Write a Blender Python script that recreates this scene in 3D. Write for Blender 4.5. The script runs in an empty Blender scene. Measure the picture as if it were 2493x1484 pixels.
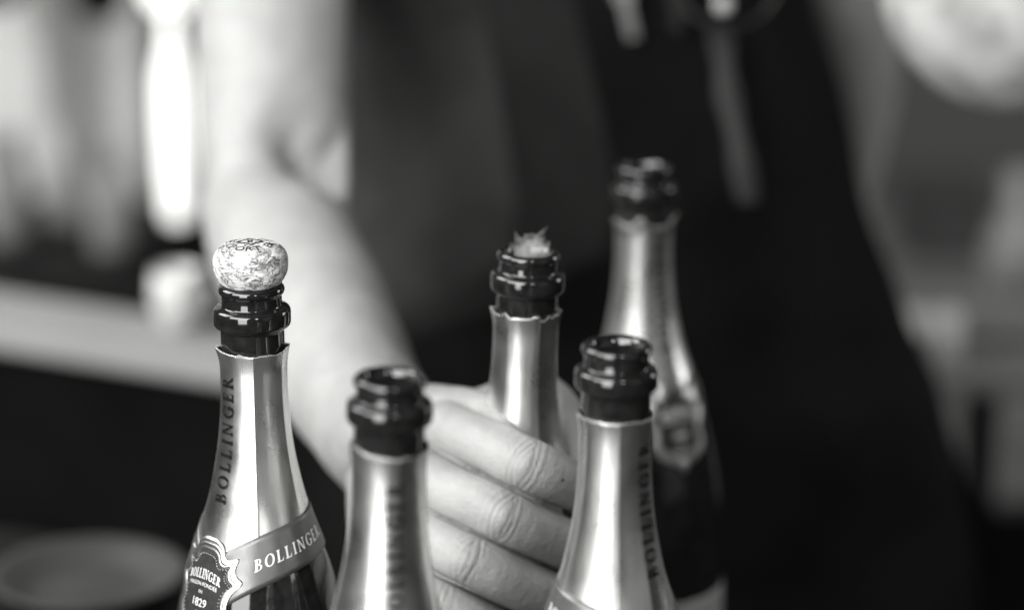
import bpy, bmesh, math, random
import numpy as np
from mathutils import Vector, Euler, noise as mnoise
random.seed(7); np.random.seed(7)
scene = bpy.context.scene
C = scene.collection
R = math.radians

# ------------------------------------------------------------------ camera
PITCH = R(16.0); CS, SN = math.cos(PITCH), math.sin(PITCH)
FPX = 6500.0; CAMZ = 0.617
cam_d = bpy.data.cameras.new('camera'); cam = bpy.data.objects.new('camera', cam_d); C.objects.link(cam)
cam.location = (0, 0, CAMZ); cam.rotation_euler = (math.pi/2 - PITCH, 0, 0)
cam_d.sensor_width = 36.0; cam_d.lens = FPX/2493.0*36.0
cam_d.clip_start = 0.05; cam_d.clip_end = 60
cam_d.dof.use_dof = True; cam_d.dof.focus_distance = 1.172; cam_d.dof.aperture_fstop = 2.75
scene.camera = cam

# ------------------------------------------------------------------ light
w = bpy.data.worlds.new('World'); scene.world = w; w.use_nodes = True
w.node_tree.nodes['Background'].inputs[0].default_value = (1, 1, 0.99, 1)
w.node_tree.nodes['Background'].inputs[1].default_value = 0.018
def area(name, loc, target, sx, sy, power):
    l = bpy.data.lights.new(name, 'AREA'); l.shape = 'RECTANGLE'; l.size = sx; l.size_y = sy; l.energy = power
    l.color = (1, 1, 0.99)
    o = bpy.data.objects.new(name, l); C.objects.link(o); o.location = loc
    o.rotation_euler = (Vector(target)-Vector(loc)).to_track_quat('-Z', 'Y').to_euler()
    return o
area('window_light', (-1.25, -0.35, 1.55), (-0.05, 1.3, 0.25), 2.3, 1.5, 128)
area('foil_fill_light', (-0.95, -0.85, 0.35), (0, 1.2, 0.2), 1.0, 1.3, 44)  # added low panel, keeps the highlight stripe on the foils
area('right_fill_light', (2.2, -0.6, 0.9), (0.2, 1.4, 0.2), 1.8, 2.0, 2.5)  # added weak fill, lifts the right sides of the foils
area('back_fill_light', (1.45, 1.95, 0.65), (0.55, 2.65, 0.15), 0.8, 0.8, 12)  # added fill without a known source, brightens the right background
area('small_lamp_light', (0.62, -0.9, 1.45), (0, 1.2, 0.2), 0.26, 0.45, 9)
area('side_window_light', (-1.9, 1.7, 1.7), (-0.4, 2.0, 0.3), 1.5, 1.4, 74)
scene.view_settings.view_transform = 'Standard'; scene.view_settings.look = 'None'
scene.view_settings.exposure = 0.0; scene.view_settings.gamma = 1.0
scene.view_settings.use_curve_mapping = False
scene.render.engine = 'CYCLES'
scene.cycles.use_denoising = True
scene.cycles.max_bounces = 8
scene.cycles.sample_clamp_indirect = 2.0; scene.cycles.sample_clamp_direct = 3.5
scene.cycles.use_adaptive_sampling = False
scene.cycles.sampling_pattern = 'BLUE_NOISE'

# ------------------------------------------------------------------ helpers
def P(px, py, d):
    """a picture position (2493 wide study) at a real depth d (m) -> world point"""
    x = (px-1246.5)/FPX*d; dn = (py-742.0)/FPX*d
    return Vector((x, d*CS - dn*SN, CAMZ - d*SN - dn*CS))

def link(name, me, mat=None, parent=None, smooth=True):
    o = bpy.data.objects.new(name, me); C.objects.link(o)
    if mat: me.materials.append(mat)
    if smooth and len(me.polygons): me.polygons.foreach_set('use_smooth', [True]*len(me.polygons))
    if parent: o.parent = parent
    return o
def raw(name, verts, faces, mat=None, parent=None, smooth=True):
    me = bpy.data.meshes.new(name); me.from_pydata([tuple(v) for v in verts], [], faces); me.update()
    return link(name, me, mat, parent, smooth)
def tag(o, label, cat, group=None, kind=None):
    if label: o['label'] = label
    if cat: o['category'] = cat
    if group: o['group'] = group
    if kind: o['kind'] = kind
    return o
def thing(name, label, cat, loc=(0, 0, 0), rz=0, group=None):
    o = bpy.data.objects.new(name, None); C.objects.link(o); o.empty_display_size = 0.02
    o.location = loc; o.rotation_euler = (0, 0, rz)
    return tag(o, label, cat, group)

def lathe(prof, n=96, fr=None):
    """prof list of (r,z); returns verts, faces; poles where r==0"""
    V, F, rows = [], [], []
    for r, z in prof:
        if r < 1e-7:
            rows.append([len(V)]); V.append((0, 0, z))
        else:
            row = []
            for i in range(n):
                a = 2*math.pi*i/n
                row.append(len(V)); V.append((r*math.sin(a), -r*math.cos(a), z))
            rows.append(row)
    for a, b in zip(rows[:-1], rows[1:]):
        for i in range(n):
            j = (i+1) % n
            if len(a) == 1 and len(b) == 1: continue
            if len(a) == 1: F.append((a[0], b[i], b[j]))
            elif len(b) == 1: F.append((a[i], b[0], a[j]))
            else: F.append((a[i], b[i], b[j], a[j]))
    return V, F
def lathe_obj(name, prof, mat, parent=None, n=96):
    V, F = lathe(prof, n); return raw(name, V, F, mat, parent)
def grid_faces(nr, nc, wrap=False):
    F = []
    for i in range(nr-1):
        for j in range(nc if wrap else nc-1):
            k = (j+1) % nc
            F.append((i*nc+j, (i+1)*nc+j, (i+1)*nc+k, i*nc+k))
    return F
def box(name, lo, hi, mat, parent=None, bevel=0.003):
    bm = bmesh.new(); bmesh.ops.create_cube(bm, size=1)
    lo, hi = Vector(lo), Vector(hi)
    for v in bm.verts:
        v.co = Vector([lo[k]+(v.co[k]+0.5)*(hi[k]-lo[k]) for k in range(3)])
    if bevel: bmesh.ops.bevel(bm, geom=bm.edges[:], offset=bevel, segments=2, affect='EDGES')
    me = bpy.data.meshes.new(name); bm.to_mesh(me); bm.free()
    return link(name, me, mat, parent, smooth=False)
def catmull(pts, n):
    pts = [np.array(p, float) for p in pts]; out = []
    P0 = [2*pts[0]-pts[1]] + pts + [2*pts[-1]-pts[-2]]
    for i in range(1, len(P0)-2):
        a, b, c, d = P0[i-1], P0[i], P0[i+1], P0[i+2]
        for k in range(n):
            t = k/n
            out.append(0.5*((2*b)+(c-a)*t+(2*a-5*b+4*c-d)*t*t+(3*b-a-3*c+d)*t**3))
    out.append(pts[-1]); return out
def tube(V, F, pts, rads, n=20, squash=None):
    """append a capped tapered tube; squash=(axis vector, factor, power)"""
    pts = [Vector(p) for p in pts]; base = len(V)
    up = Vector((0, 0, 1)); m = len(pts)
    t0 = (pts[1]-pts[0]).normalized()
    side = t0.cross(up if abs(t0.z) < 0.9 else Vector((1, 0, 0))).normalized()
    for i, p in enumerate(pts):
        t = (pts[min(i+1, m-1)]-pts[max(i-1, 0)]).normalized()
        side = (side - t*side.dot(t)).normalized(); bi = t.cross(side)
        for k in range(n):
            a = 2*math.pi*k/n; V.append(p + (side*math.cos(a)+bi*math.sin(a))*rads[i])
    for i in range(m-1):
        for k in range(n):
            l = (k+1) % n
            F.append((base+i*n+k, base+(i+1)*n+k, base+(i+1)*n+l, base+i*n+l))
    s = len(V); V.append(pts[0]); V.append(pts[-1])
    for k in range(n):
        l = (k+1) % n
        F.append((s, base+k, base+l)); F.append((s+1, base+(m-1)*n+l, base+(m-1)*n+k))
def capsule_chain(V, F, joints, n=24, sub=6):
    """joints: list of (Vector, r): smooth sweep with round ends"""
    data = catmull([tuple(p)+(r,) for p, r in joints], sub)
    pts = [Vector(d[:3]) for d in data]; rad = [float(d[3]) for d in data]
    t0 = (pts[0]-pts[1]).normalized(); t1 = (pts[-1]-pts[-2]).normalized()
    A, ra, B, rb = [], [], [], []
    for k in range(1, 6):
        a = k/6*math.pi/2
        A.append(pts[0]+t0*rad[0]*math.sin(a)); ra.append(rad[0]*math.cos(a))
        B.append(pts[-1]+t1*rad[-1]*math.sin(a)); rb.append(rad[-1]*math.cos(a))
    tube(V, F, A[::-1]+pts+B, ra[::-1]+rad+rb, n)
def remesh(V, F, vox):
    me = bpy.data.meshes.new('tmp'); me.from_pydata([tuple(v) for v in V], [], F); me.update()
    o = bpy.data.objects.new('tmp', me); C.objects.link(o)
    m = o.modifiers.new('r', 'REMESH'); m.mode = 'VOXEL'; m.voxel_size = vox
    dg = bpy.context.evaluated_depsgraph_get(); dg.update()
    nm = bpy.data.meshes.new_from_object(o.evaluated_get(dg))
    bpy.data.objects.remove(o); bpy.data.meshes.remove(me)
    return nm
def getco(me):
    a = np.empty(len(me.vertices)*3); me.vertices.foreach_get('co', a); return a.reshape(-1, 3)
def setco(me, a):
    me.vertices.foreach_set('co', a.ravel()); me.update()
def getno(me):
    a = np.empty(len(me.vertices)*3); me.vertex_normals.foreach_get('vector', a); return a.reshape(-1, 3)
def laplace(me, iters, weight=None, lam=0.5):
    e = np.empty(len(me.edges)*2, dtype=np.int64); me.edges.foreach_get('vertices', e); e = e.reshape(-1, 2)
    co = getco(me); n = len(co)
    deg = np.bincount(e.ravel(), minlength=n).astype(float)[:, None]; deg[deg == 0] = 1
    wt = 1.0 if weight is None else weight[:, None]
    for _ in range(iters):
        s = np.stack([np.bincount(e[:, 0], co[e[:, 1], k], n)+np.bincount(e[:, 1], co[e[:, 0], k], n) for k in range(3)], 1)
        co = co + (s/deg-co)*lam*wt
    setco(me, co)
def sstep(a, b, x):
    t = np.clip((x-a)/(b-a), 0, 1); return t*t*(3-2*t)

# ------------------------------------------------------------------ materials
def mat(name, col, rough=0.6, metal=0.0, spec=0.5, nscale=40, namt=0.15, bump=0.0, bscale=200, rvar=0.0, col2=None, detail=4, **kw):
    m = bpy.data.materials.new(name); m.use_nodes = True
    nt = m.node_tree; b = nt.nodes['Principled BSDF']
    if not isinstance(col, tuple): col = (col, col, col*0.985)
    tc = nt.nodes.new('ShaderNodeTexCoord')
    nz = nt.nodes.new('ShaderNodeTexNoise'); nz.inputs['Scale'].default_value = nscale; nz.inputs['Detail'].default_value = detail
    nt.links.new(tc.outputs['Object'], nz.inputs['Vector'])
    mx = nt.nodes.new('ShaderNodeMix'); mx.data_type = 'RGBA'
    c2 = col2 if col2 is not None else tuple(c*(1-namt*2) for c in col)
    if not isinstance(c2, tuple): c2 = (c2, c2, c2*0.985)
    mx.inputs[6].default_value = (*col, 1); mx.inputs[7].default_value = (*c2, 1)
    rp = nt.nodes.new('ShaderNodeMapRange'); rp.inputs[1].default_value = 0.35; rp.inputs[2].default_value = 0.7
    nt.links.new(nz.outputs['Fac'], rp.inputs[0]); nt.links.new(rp.outputs[0], mx.inputs[0])
    nt.links.new(mx.outputs[2], b.inputs['Base Color'])
    b.inputs['Metallic'].default_value = metal; b.inputs['Roughness'].default_value = rough
    b.inputs['Specular IOR Level'].default_value = spec
    if rvar:
        rr = nt.nodes.new('ShaderNodeMapRange'); rr.inputs[3].default_value = rough-rvar; rr.inputs[4].default_value = rough+rvar
        rr.inputs[1].default_value = 0.3; rr.inputs[2].default_value = 0.7
        nt.links.new(nz.outputs['Fac'], rr.inputs[0]); nt.links.new(rr.outputs[0], b.inputs['Roughness'])
    if bump:
        n2 = nt.nodes.new('ShaderNodeTexNoise'); n2.inputs['Scale'].default_value = bscale; n2.inputs['Detail'].default_value = 4
        nt.links.new(tc.outputs['Object'], n2.inputs['Vector'])
        bp = nt.nodes.new('ShaderNodeBump'); bp.inputs['Strength'].default_value = bump; bp.inputs['Distance'].default_value = 0.0006
        nt.links.new(n2.outputs['Fac'], bp.inputs['Height']); nt.links.new(bp.outputs[0], b.inputs['Normal'])
    for k, v in kw.items(): b.inputs[k.replace('_', ' ')].default_value = v
    return m
M = {}
M['glass'] = mat('dark bottle glass', 0.012, rough=0.07, spec=0.6, nscale=180, namt=0.3, rvar=0.04, bump=0.06, bscale=120)
M['foil'] = mat('pale metal foil', 0.76, rough=0.30, metal=1.0, nscale=60, namt=0.04, rvar=0.05, bump=0.10, bscale=160)
M['print'] = mat('dark foil print', 0.008, rough=0.8, spec=0.03, nscale=300)
M['letter'] = mat('bright embossed lettering', 0.85, rough=0.4, metal=0.3, nscale=300, namt=0.1)
M['band'] = mat('grey satin neck band', 0.13, rough=0.38, metal=0.6, nscale=90, namt=0.1, rvar=0.06, bump=0.1, bscale=400)
M['silver'] = mat('bright silver relief', 0.60, rough=0.32, metal=1.0, nscale=100, namt=0.05)
M['sealfield'] = mat('dark seal field', 0.025, rough=0.5, spec=0.12, metal=0.0, nscale=300, namt=0.2)
M['label'] = mat('pale paper label', 0.30, rough=0.7, nscale=60)
M['skin'] = mat('skin', (0.275, 0.275, 0.271), rough=0.46, spec=0.35, nscale=55, namt=0.07, bump=0.35, bscale=700)
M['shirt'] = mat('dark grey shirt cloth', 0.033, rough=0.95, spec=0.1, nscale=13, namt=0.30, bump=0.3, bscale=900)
M['apron'] = mat('shade-black apron cloth', 0.0042, rough=0.9, spec=0.08, nscale=13, namt=0.35, bump=0.3, bscale=900)  # near-black that also carries the shade on the torso's dark side
M['table'] = mat('dark table top', 0.007, rough=0.6, spec=0.12, nscale=8, namt=0.3)
M['dark'] = mat('dark paint', 0.004, rough=0.8, spec=0.04, nscale=6, namt=0.3)
M['counter'] = mat('pale counter top', 0.23, rough=0.45, nscale=5, namt=0.08)
M['wall'] = mat('grey wall plaster', 0.06, rough=0.9, nscale=2.5, namt=0.15)
M['floor'] = mat('dark floor', 0.03, rough=0.7, nscale=3, namt=0.3)
M['curtain'] = mat('pale curtain cloth', 0.46, rough=0.95, nscale=4, namt=0.10)
M['jar'] = mat('grey stoneware', 0.20, rough=0.5, nscale=6, namt=0.2)
M['white'] = mat('white ceramic', 0.45, rough=0.3, nscale=10, namt=0.02)
M['pewter'] = mat('mottled alabaster', 0.34, rough=0.6, nscale=26, col2=0.15, bump=0.2, bscale=40)
M['steel'] = mat('bright key steel', 0.28, rough=0.3, metal=1.0, nscale=60, namt=0.1)
M['cabinet'] = mat('grey cabinet paint', 0.15, rough=0.7, nscale=4, namt=0.25)
M['dish'] = mat('dark grey glazed dish', 0.034, rough=0.45, nscale=8, namt=0.2)
M['rubber'] = mat('black rubber', 0.02, rough=0.8)
M['frost'] = mat('frosted glass', 0.35, rough=0.4, nscale=10, namt=0.05)
M['gun'] = mat('dull key metal', 0.02, rough=0.4, metal=0.8, nscale=60)
M['sleeve'] = mat('grey shirt sleeve', 0.22, rough=0.95, spec=0.1, nscale=9, bump=0.3, bscale=900)
nt = M['skin'].node_tree; b = nt.nodes['Principled BSDF']; tc = nt.nodes.new('ShaderNodeTexCoord')
n5 = nt.nodes.new('ShaderNodeTexNoise'); n5.inputs['Scale'].default_value = 150; n5.inputs['Detail'].default_value = 6; n5.inputs['Roughness'].default_value = 0.65; n5.inputs['Distortion'].default_value = 0.6
nt.links.new(tc.outputs['Object'], n5.inputs['Vector'])
b5_ = nt.nodes.new('ShaderNodeBump'); b5_.inputs['Strength'].default_value = 0.9; b5_.inputs['Distance'].default_value = 0.0012
nt.links.new(n5.outputs['Fac'], b5_.inputs['Height'])
old = b.inputs['Normal'].links[0].from_node; nt.links.new(b5_.outputs[0], old.inputs['Normal'])
nt = M['foil'].node_tree; b = nt.nodes['Principled BSDF']; tc = nt.nodes.new('ShaderNodeTexCoord'); mp_ = nt.nodes.new('ShaderNodeMapping'); mp_.inputs['Scale'].default_value = (1, 1, 0.10)
nt.links.new(tc.outputs['Object'], mp_.inputs[0])
n6 = nt.nodes.new('ShaderNodeTexNoise'); n6.inputs['Scale'].default_value = 95; n6.inputs['Detail'].default_value = 2; n6.inputs['Roughness'].default_value = 0.55; nt.links.new(mp_.outputs[0], n6.inputs['Vector'])
b6 = nt.nodes.new('ShaderNodeBump'); b6.inputs['Strength'].default_value = 0.35; b6.inputs['Distance'].default_value = 0.0011; nt.links.new(n6.outputs['Fac'], b6.inputs['Height'])
old = b.inputs['Normal'].links[0].from_node; nt.links.new(b6.outputs[0], old.inputs['Normal'])
# lit lamp glass (gives off light)
m = mat('lit opal lamp glass', 0.9, rough=0.4, nscale=10, namt=0.02)
m.node_tree.nodes['Principled BSDF'].inputs['Emission Color'].default_value = (1, 1, 0.97, 1)
m.node_tree.nodes['Principled BSDF'].inputs['Emission Strength'].default_value = 1.1
M['lit'] = m
# cork
m = bpy.data.materials.new('agglomerate cork'); m.use_nodes = True; nt = m.node_tree; b = nt.nodes['Principled BSDF']; N = nt.nodes.new; L = nt.links.new
tc = N('ShaderNodeTexCoord'); nz = N('ShaderNodeTexNoise'); nz.inputs['Scale'].default_value = 320; nz.inputs['Detail'].default_value = 3
L(tc.outputs['Object'], nz.inputs['Vector'])
va = N('ShaderNodeVectorMath'); va.operation = 'SCALE'; va.inputs['Scale'].default_value = 0.0035; L(nz.outputs['Color'], va.inputs[0])
vb = N('ShaderNodeVectorMath'); vb.operation = 'ADD'; L(tc.outputs['Object'], vb.inputs[0]); L(va.outputs[0], vb.inputs[1])
mp = N('ShaderNodeMapping'); mp.inputs['Scale'].default_value = (1, 1, 1.7); L(vb.outputs[0], mp.inputs[0])
v1 = N('ShaderNodeTexVoronoi'); v1.feature = 'DISTANCE_TO_EDGE'; v1.inputs['Scale'].default_value = 290; L(mp.outputs[0], v1.inputs['Vector'])
v2 = N('ShaderNodeTexVoronoi'); v2.inputs['Scale'].default_value = 290; L(mp.outputs[0], v2.inputs['Vector'])
sp = N('ShaderNodeSeparateColor'); L(v2.outputs['Color'], sp.inputs[0])
n3 = N('ShaderNodeTexNoise'); n3.inputs['Scale'].default_value = 150; n3.inputs['Detail'].default_value = 3; L(tc.outputs['Object'], n3.inputs['Vector'])
mp2 = N('ShaderNodeMapping'); mp2.inputs['Scale'].default_value = (1, 1, 2.0); L(tc.outputs['Object'], mp2.inputs[0])
n4 = N('ShaderNodeTexNoise'); n4.inputs['Scale'].default_value = 230; n4.inputs['Detail'].default_value = 5; n4.inputs['Roughness'].default_value = 0.62; n4.inputs['Distortion'].default_value = 0.9; L(mp2.outputs[0], n4.inputs['Vector'])
rs = N('ShaderNodeMath'); rs.operation = 'SUBTRACT'; rs.inputs[1].default_value = 0.5; L(n4.outputs['Fac'], rs.inputs[0])
ra = N('ShaderNodeMath'); ra.operation = 'ABSOLUTE'; L(rs.outputs[0], ra.inputs[0])
vw = N('ShaderNodeMapRange'); vw.inputs[1].default_value = 0.40; vw.inputs[2].default_value = 0.66; vw.inputs[3].default_value = 0.006; vw.inputs[4].default_value = 0.085
L(n3.outputs['Fac'], vw.inputs[0])
dv = N('ShaderNodeMath'); dv.operation = 'DIVIDE'; dv.use_clamp = True; L(ra.outputs[0], dv.inputs[0]); L(vw.outputs[0], dv.inputs[1])
cr = N('ShaderNodeMapRange'); cr.inputs[3].default_value = 0.34; cr.inputs[4].default_value = 0.62; L(sp.outputs[0], cr.inputs[0])
mul = N('ShaderNodeMath'); mul.operation = 'MULTIPLY'; L(cr.outputs[0], mul.inputs[0])
pw = N('ShaderNodeMapRange'); pw.inputs[3].default_value = 0.10; pw.inputs[4].default_value = 1.0; L(dv.outputs[0], pw.inputs[0]); L(pw.outputs[0], mul.inputs[1])
cc = N('ShaderNodeCombineColor'); [L(mul.outputs[0], cc.inputs[k]) for k in range(3)]
L(cc.outputs[0], b.inputs['Base Color']); b.inputs['Roughness'].default_value = 0.85; b.inputs['Specular IOR Level'].default_value = 0.2
bp = N('ShaderNodeBump'); bp.inputs['Strength'].default_value = 0.5; bp.inputs['Distance'].default_value = 0.0004; L(dv.outputs[0], bp.inputs['Height']); L(bp.outputs[0], b.inputs['Normal'])
M['cork'] = m
# foam / vapour
m = bpy.data.materials.new('foam vapour'); m.use_nodes = True; nt = m.node_tree; nt.nodes.remove(nt.nodes['Principled BSDF'])
pv = nt.nodes.new('ShaderNodeVolumePrincipled'); pv.inputs['Color'].default_value = (0.97, 0.97, 0.95, 1); pv.inputs['Density'].default_value = 170
tc = nt.nodes.new('ShaderNodeTexCoord'); nz = nt.nodes.new('ShaderNodeTexNoise'); nz.inputs['Scale'].default_value = 190; nz.inputs['Detail'].default_value = 4
nt.links.new(tc.outputs['Object'], nz.inputs['Vector'])
mr = nt.nodes.new('ShaderNodeMapRange'); mr.inputs[1].default_value = 0.35; mr.inputs[2].default_value = 0.65; mr.inputs[3].default_value = 2; mr.inputs[4].default_value = 100
nt.links.new(nz.outputs['Fac'], mr.inputs[0]); nt.links.new(mr.outputs[0], pv.inputs['Density'])
nt.links.new(pv.outputs[0], nt.nodes['Material Output'].inputs['Volume']); M['foam'] = m

# ------------------------------------------------------------------ large structure
FLOOR = -0.92
o = box('floor', (-3.5, -1.5, FLOOR-0.1), (3.5, 4.2, FLOOR), M['floor'], bevel=0); tag(o, None, None, kind='structure')
o = box('back_wall', (-3.5, 3.6, FLOOR), (3.5, 3.7, 2.2), M['wall'], bevel=0); tag(o, None, None, kind='structure')
t = thing('serving_table', 'dark table that all the champagne bottles stand on', 'table', (0, 1.1, FLOOR), R(-22))
box('table_top', (-0.75, -0.62, 0.88), (0.75, 0.368, 0.92), M['table'], t)
for sx in (-0.68, 0.68):
    for sy in (-0.55, 0.30): box('leg', (sx-0.03, sy-0.03, 0), (sx+0.03, sy+0.03, 0.885), M['table'], t)

# ------------------------------------------------------------------ champagne bottle geometry (mm below the lip)
FP = catmull([(29, 15.5), (40, 15.0), (56, 15.3), (75, 17.1), (94, 20.7), (107, 24.3), (122, 29.4), (139, 34.6), (160, 39.6), (182, 43.2), (205, 44.3), (240, 44.4)], 8)
FH = np.array([p[0] for p in FP]); FR = np.array([p[1] for p in FP])
def Fr(h): return np.interp(h, FH, FR)/1000.0
def glass_profile():
    top = [(0, -62), (8.6, -62), (9.2, -40), (9.4, -12), (9.8, -4), (10.6, -1.2), (11.6, -0.25), (12.7, 0), (13.7, -0.35), (14.4, -1.1), (14.75, -2.1), (14.6, -3.1),
           (14.3, -3.8), (13.7, -4.3), (13.45, -4.9), (13.4, -5.6), (13.4, -8.8), (13.5, -9.3), (14.0, -9.7), (15.6, -10.1), (16.5, -10.6), (17.0, -11.3), (17.2, -12.2), (17.25, -13.5), (17.25, -16.8),
           (17.1, -17.8), (16.7, -18.6), (16.0, -19.1), (14.9, -19.5), (14.4, -20.1), (14.2, -21), (14.2, -30), (14.1, -33), (13.4, -38)]
    for h in list(range(48, 290, 4)):
        f = float(np.interp(h, FH, FR)); top.append((f-np.interp(h, [44, 60, 100, 112, 122, 130], [1.9, 2.2, 2.4, 1.9, 0.8, 0.35]), -h))
    top += [(44.0, -290), (43.0, -295), (40.5, -298.6), (37, -300), (30, -298), (18, -286), (0, -280)]
    return [(r/1000, z/1000) for r, z in top]
GP = glass_profile()
ZT = 0.300
def surf(h, az, off):
    r = Fr(h)+off
    return (r*math.sin(az), -r*math.cos(az), ZT-h/1000.0)

# serif capitals: patches in unit height -> list of grids (list of rows of (x,y))
def q(a, b, c, d, n=4, m=4):
    return [[((1-u)*((1-v)*a[0]+v*d[0])+u*((1-v)*b[0]+v*c[0]), (1-u)*((1-v)*a[1]+v*d[1])+u*((1-v)*b[1]+v*c[1])) for v in [j/m for j in range(m+1)]] for u in [i/n for i in range(n+1)]]
def rc(x0, y0, x1, y1): return q((x0, y0), (x1, y0), (x1, y1), (x0, y1))
def ring(cx, cy, ro, ri, a0=0, a1=360, n=28):
    rows = []
    for i in range(n+1):
        a = R(a0+(a1-a0)*i/n); c, s = math.cos(a), math.sin(a)
        rows.append([(cx+(ri[0]+(ro[0]-ri[0])*t)*c, cy+(ri[1]+(ro[1]-ri[1])*t)*s) for t in (0, .5, 1)])
    return rows
def sf(x0, x1, y): return rc(x0, y-0.045, x1, y+0.045)
GL = {
 'B': (0.72, [rc(.08, 0, .28, 1), sf(.0, .3, .03), sf(.0, .3, .97), ring(.3, .755, (.29, .245), (.14, .19), -90, 90), ring(.32, .26, (.36, .26), (.2, .21), -90, 90)]),
 'O': (0.98, [ring(.49, .5, (.47, .53), (.27, .46))]),
 'L': (0.68, [rc(.08, 0, .28, 1), sf(.0, .35, .97), sf(.0, .6, .03), q((.52, .05), (.62, 0), (.66, .28), (.62, .28))]),
 'I': (0.40, [rc(.10, 0, .30, 1), sf(.02, .37, .03), sf(.02, .37, .97)]),
 'N': (0.95, [rc(.11, 0, .20, 1), sf(.02, .3, .03), sf(.0, .2, .97), q((.1, 1), (.28, 1), (.83, 0), (.68, 0)), rc(.73, 0, .82, 1), sf(.64, .92, .97)]),
 'G': (0.96, [ring(.5, .5, (.47, .53), (.27, .46), 38, 345), rc(.7, .03, .85, .42), sf(.6, .95, .42), q((.83, .7), (.89, .7), (.89, .98), (.85, .98))]),
 'E': (0.70, [rc(.08, 0, .28, 1), sf(.0, .58, .97), sf(.0, .62, .03), sf(.2, .48, .52), q((.53, .98), (.58, .98), (.6, .74), (.57, .74)), q((.56, .02), (.62, 0), (.66, .28), (.62, .28)), rc(.45, .4, .49, .64)]),
 'R': (0.80, [rc(.08, 0, .28, 1), sf(.0, .34, .03), sf(.0, .3, .97), ring(.3, .745, (.31, .255), (.15, .2), -90, 90), q((.3, .5), (.45, .5), (.82, 0), (.62, 0)), sf(.64, .86, .03)]),
}
def serif_text(txt, fn, gap=0.16):
    """fn(x,y,k) -> point; x in cap-height units; returns verts, faces, width"""
    V, F = [], []; x = 0.0; k = 0
    for ch in txt:
        wd, prims = GL[ch]
        for g in prims:
            k += 1; nr, nc = len(g), len(g[0]); base = len(V)
            for row in g:
                for (a, b) in row: V.append(fn(x+a, b, k % 7))
            F += [tuple(base+i for i in f) for f in grid_faces(nr, nc)]
        x += wd+gap
    return V, F
def serif_width(txt, gap=0.16): return sum(GL[c][0]+gap for c in txt)-gap
def sans_text(txt, size, fn, name, m, parent, cuts=1):
    cu = bpy.data.curves.new('t', 'FONT'); cu.body = txt; cu.size = size; cu.align_x = 'CENTER'; cu.resolution_u = 3
    to = bpy.data.objects.new('t', cu); C.objects.link(to)
    dg = bpy.context.evaluated_depsgraph_get(); dg.update()
    me = bpy.data.meshes.new_from_object(to.evaluated_get(dg)); bpy.data.objects.remove(to); bpy.data.curves.remove(cu)
    bm = bmesh.new(); bm.from_mesh(me); bmesh.ops.triangulate(bm, faces=bm.faces[:])
    if cuts: bmesh.ops.subdivide_edges(bm, edges=bm.edges[:], cuts=cuts)
    for v in bm.verts: v.co = Vector(fn(v.co.x, v.co.y))
    me.clear_geometry(); bm.to_mesh(me); bm.free(); me.name = name
    me.materials.clear()
    return link(name, me, m, parent, smooth=False)

def ht(phi):
    a = abs(math.degrees(phi)); return 102+12*math.exp(-(a-28)/45.0)
def hb(phi):
    a = abs(math.degrees(phi)); return ht(phi)+19+5*math.exp(-(a-28)/45.0)

SEAL = [(0, 24), (4.5, 23.6), (8.0, 21.4), (9.8, 17.8), (12.5, 16.4), (16.8, 17.2), (16.4, 13.2), (17.6, 9.8), (21.0, 6.8), (17.2, 2.0), (15.8, -3.5), (16.8, -9), (14.2, -15), (8, -18.6), (3, -20.8), (0, -24.5)]
def seal_outline():
    half = [tuple(p) for p in catmull(SEAL, 5)]
    return half + [(-x, y) for x, y in half[-2:0:-1]]
SO = seal_outline(); SEALH = 136.0
def sealmap(u, v, off):
    h = SEALH - v; return surf(h, (u/1000.0)/(Fr(h)+0.001), off)

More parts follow.
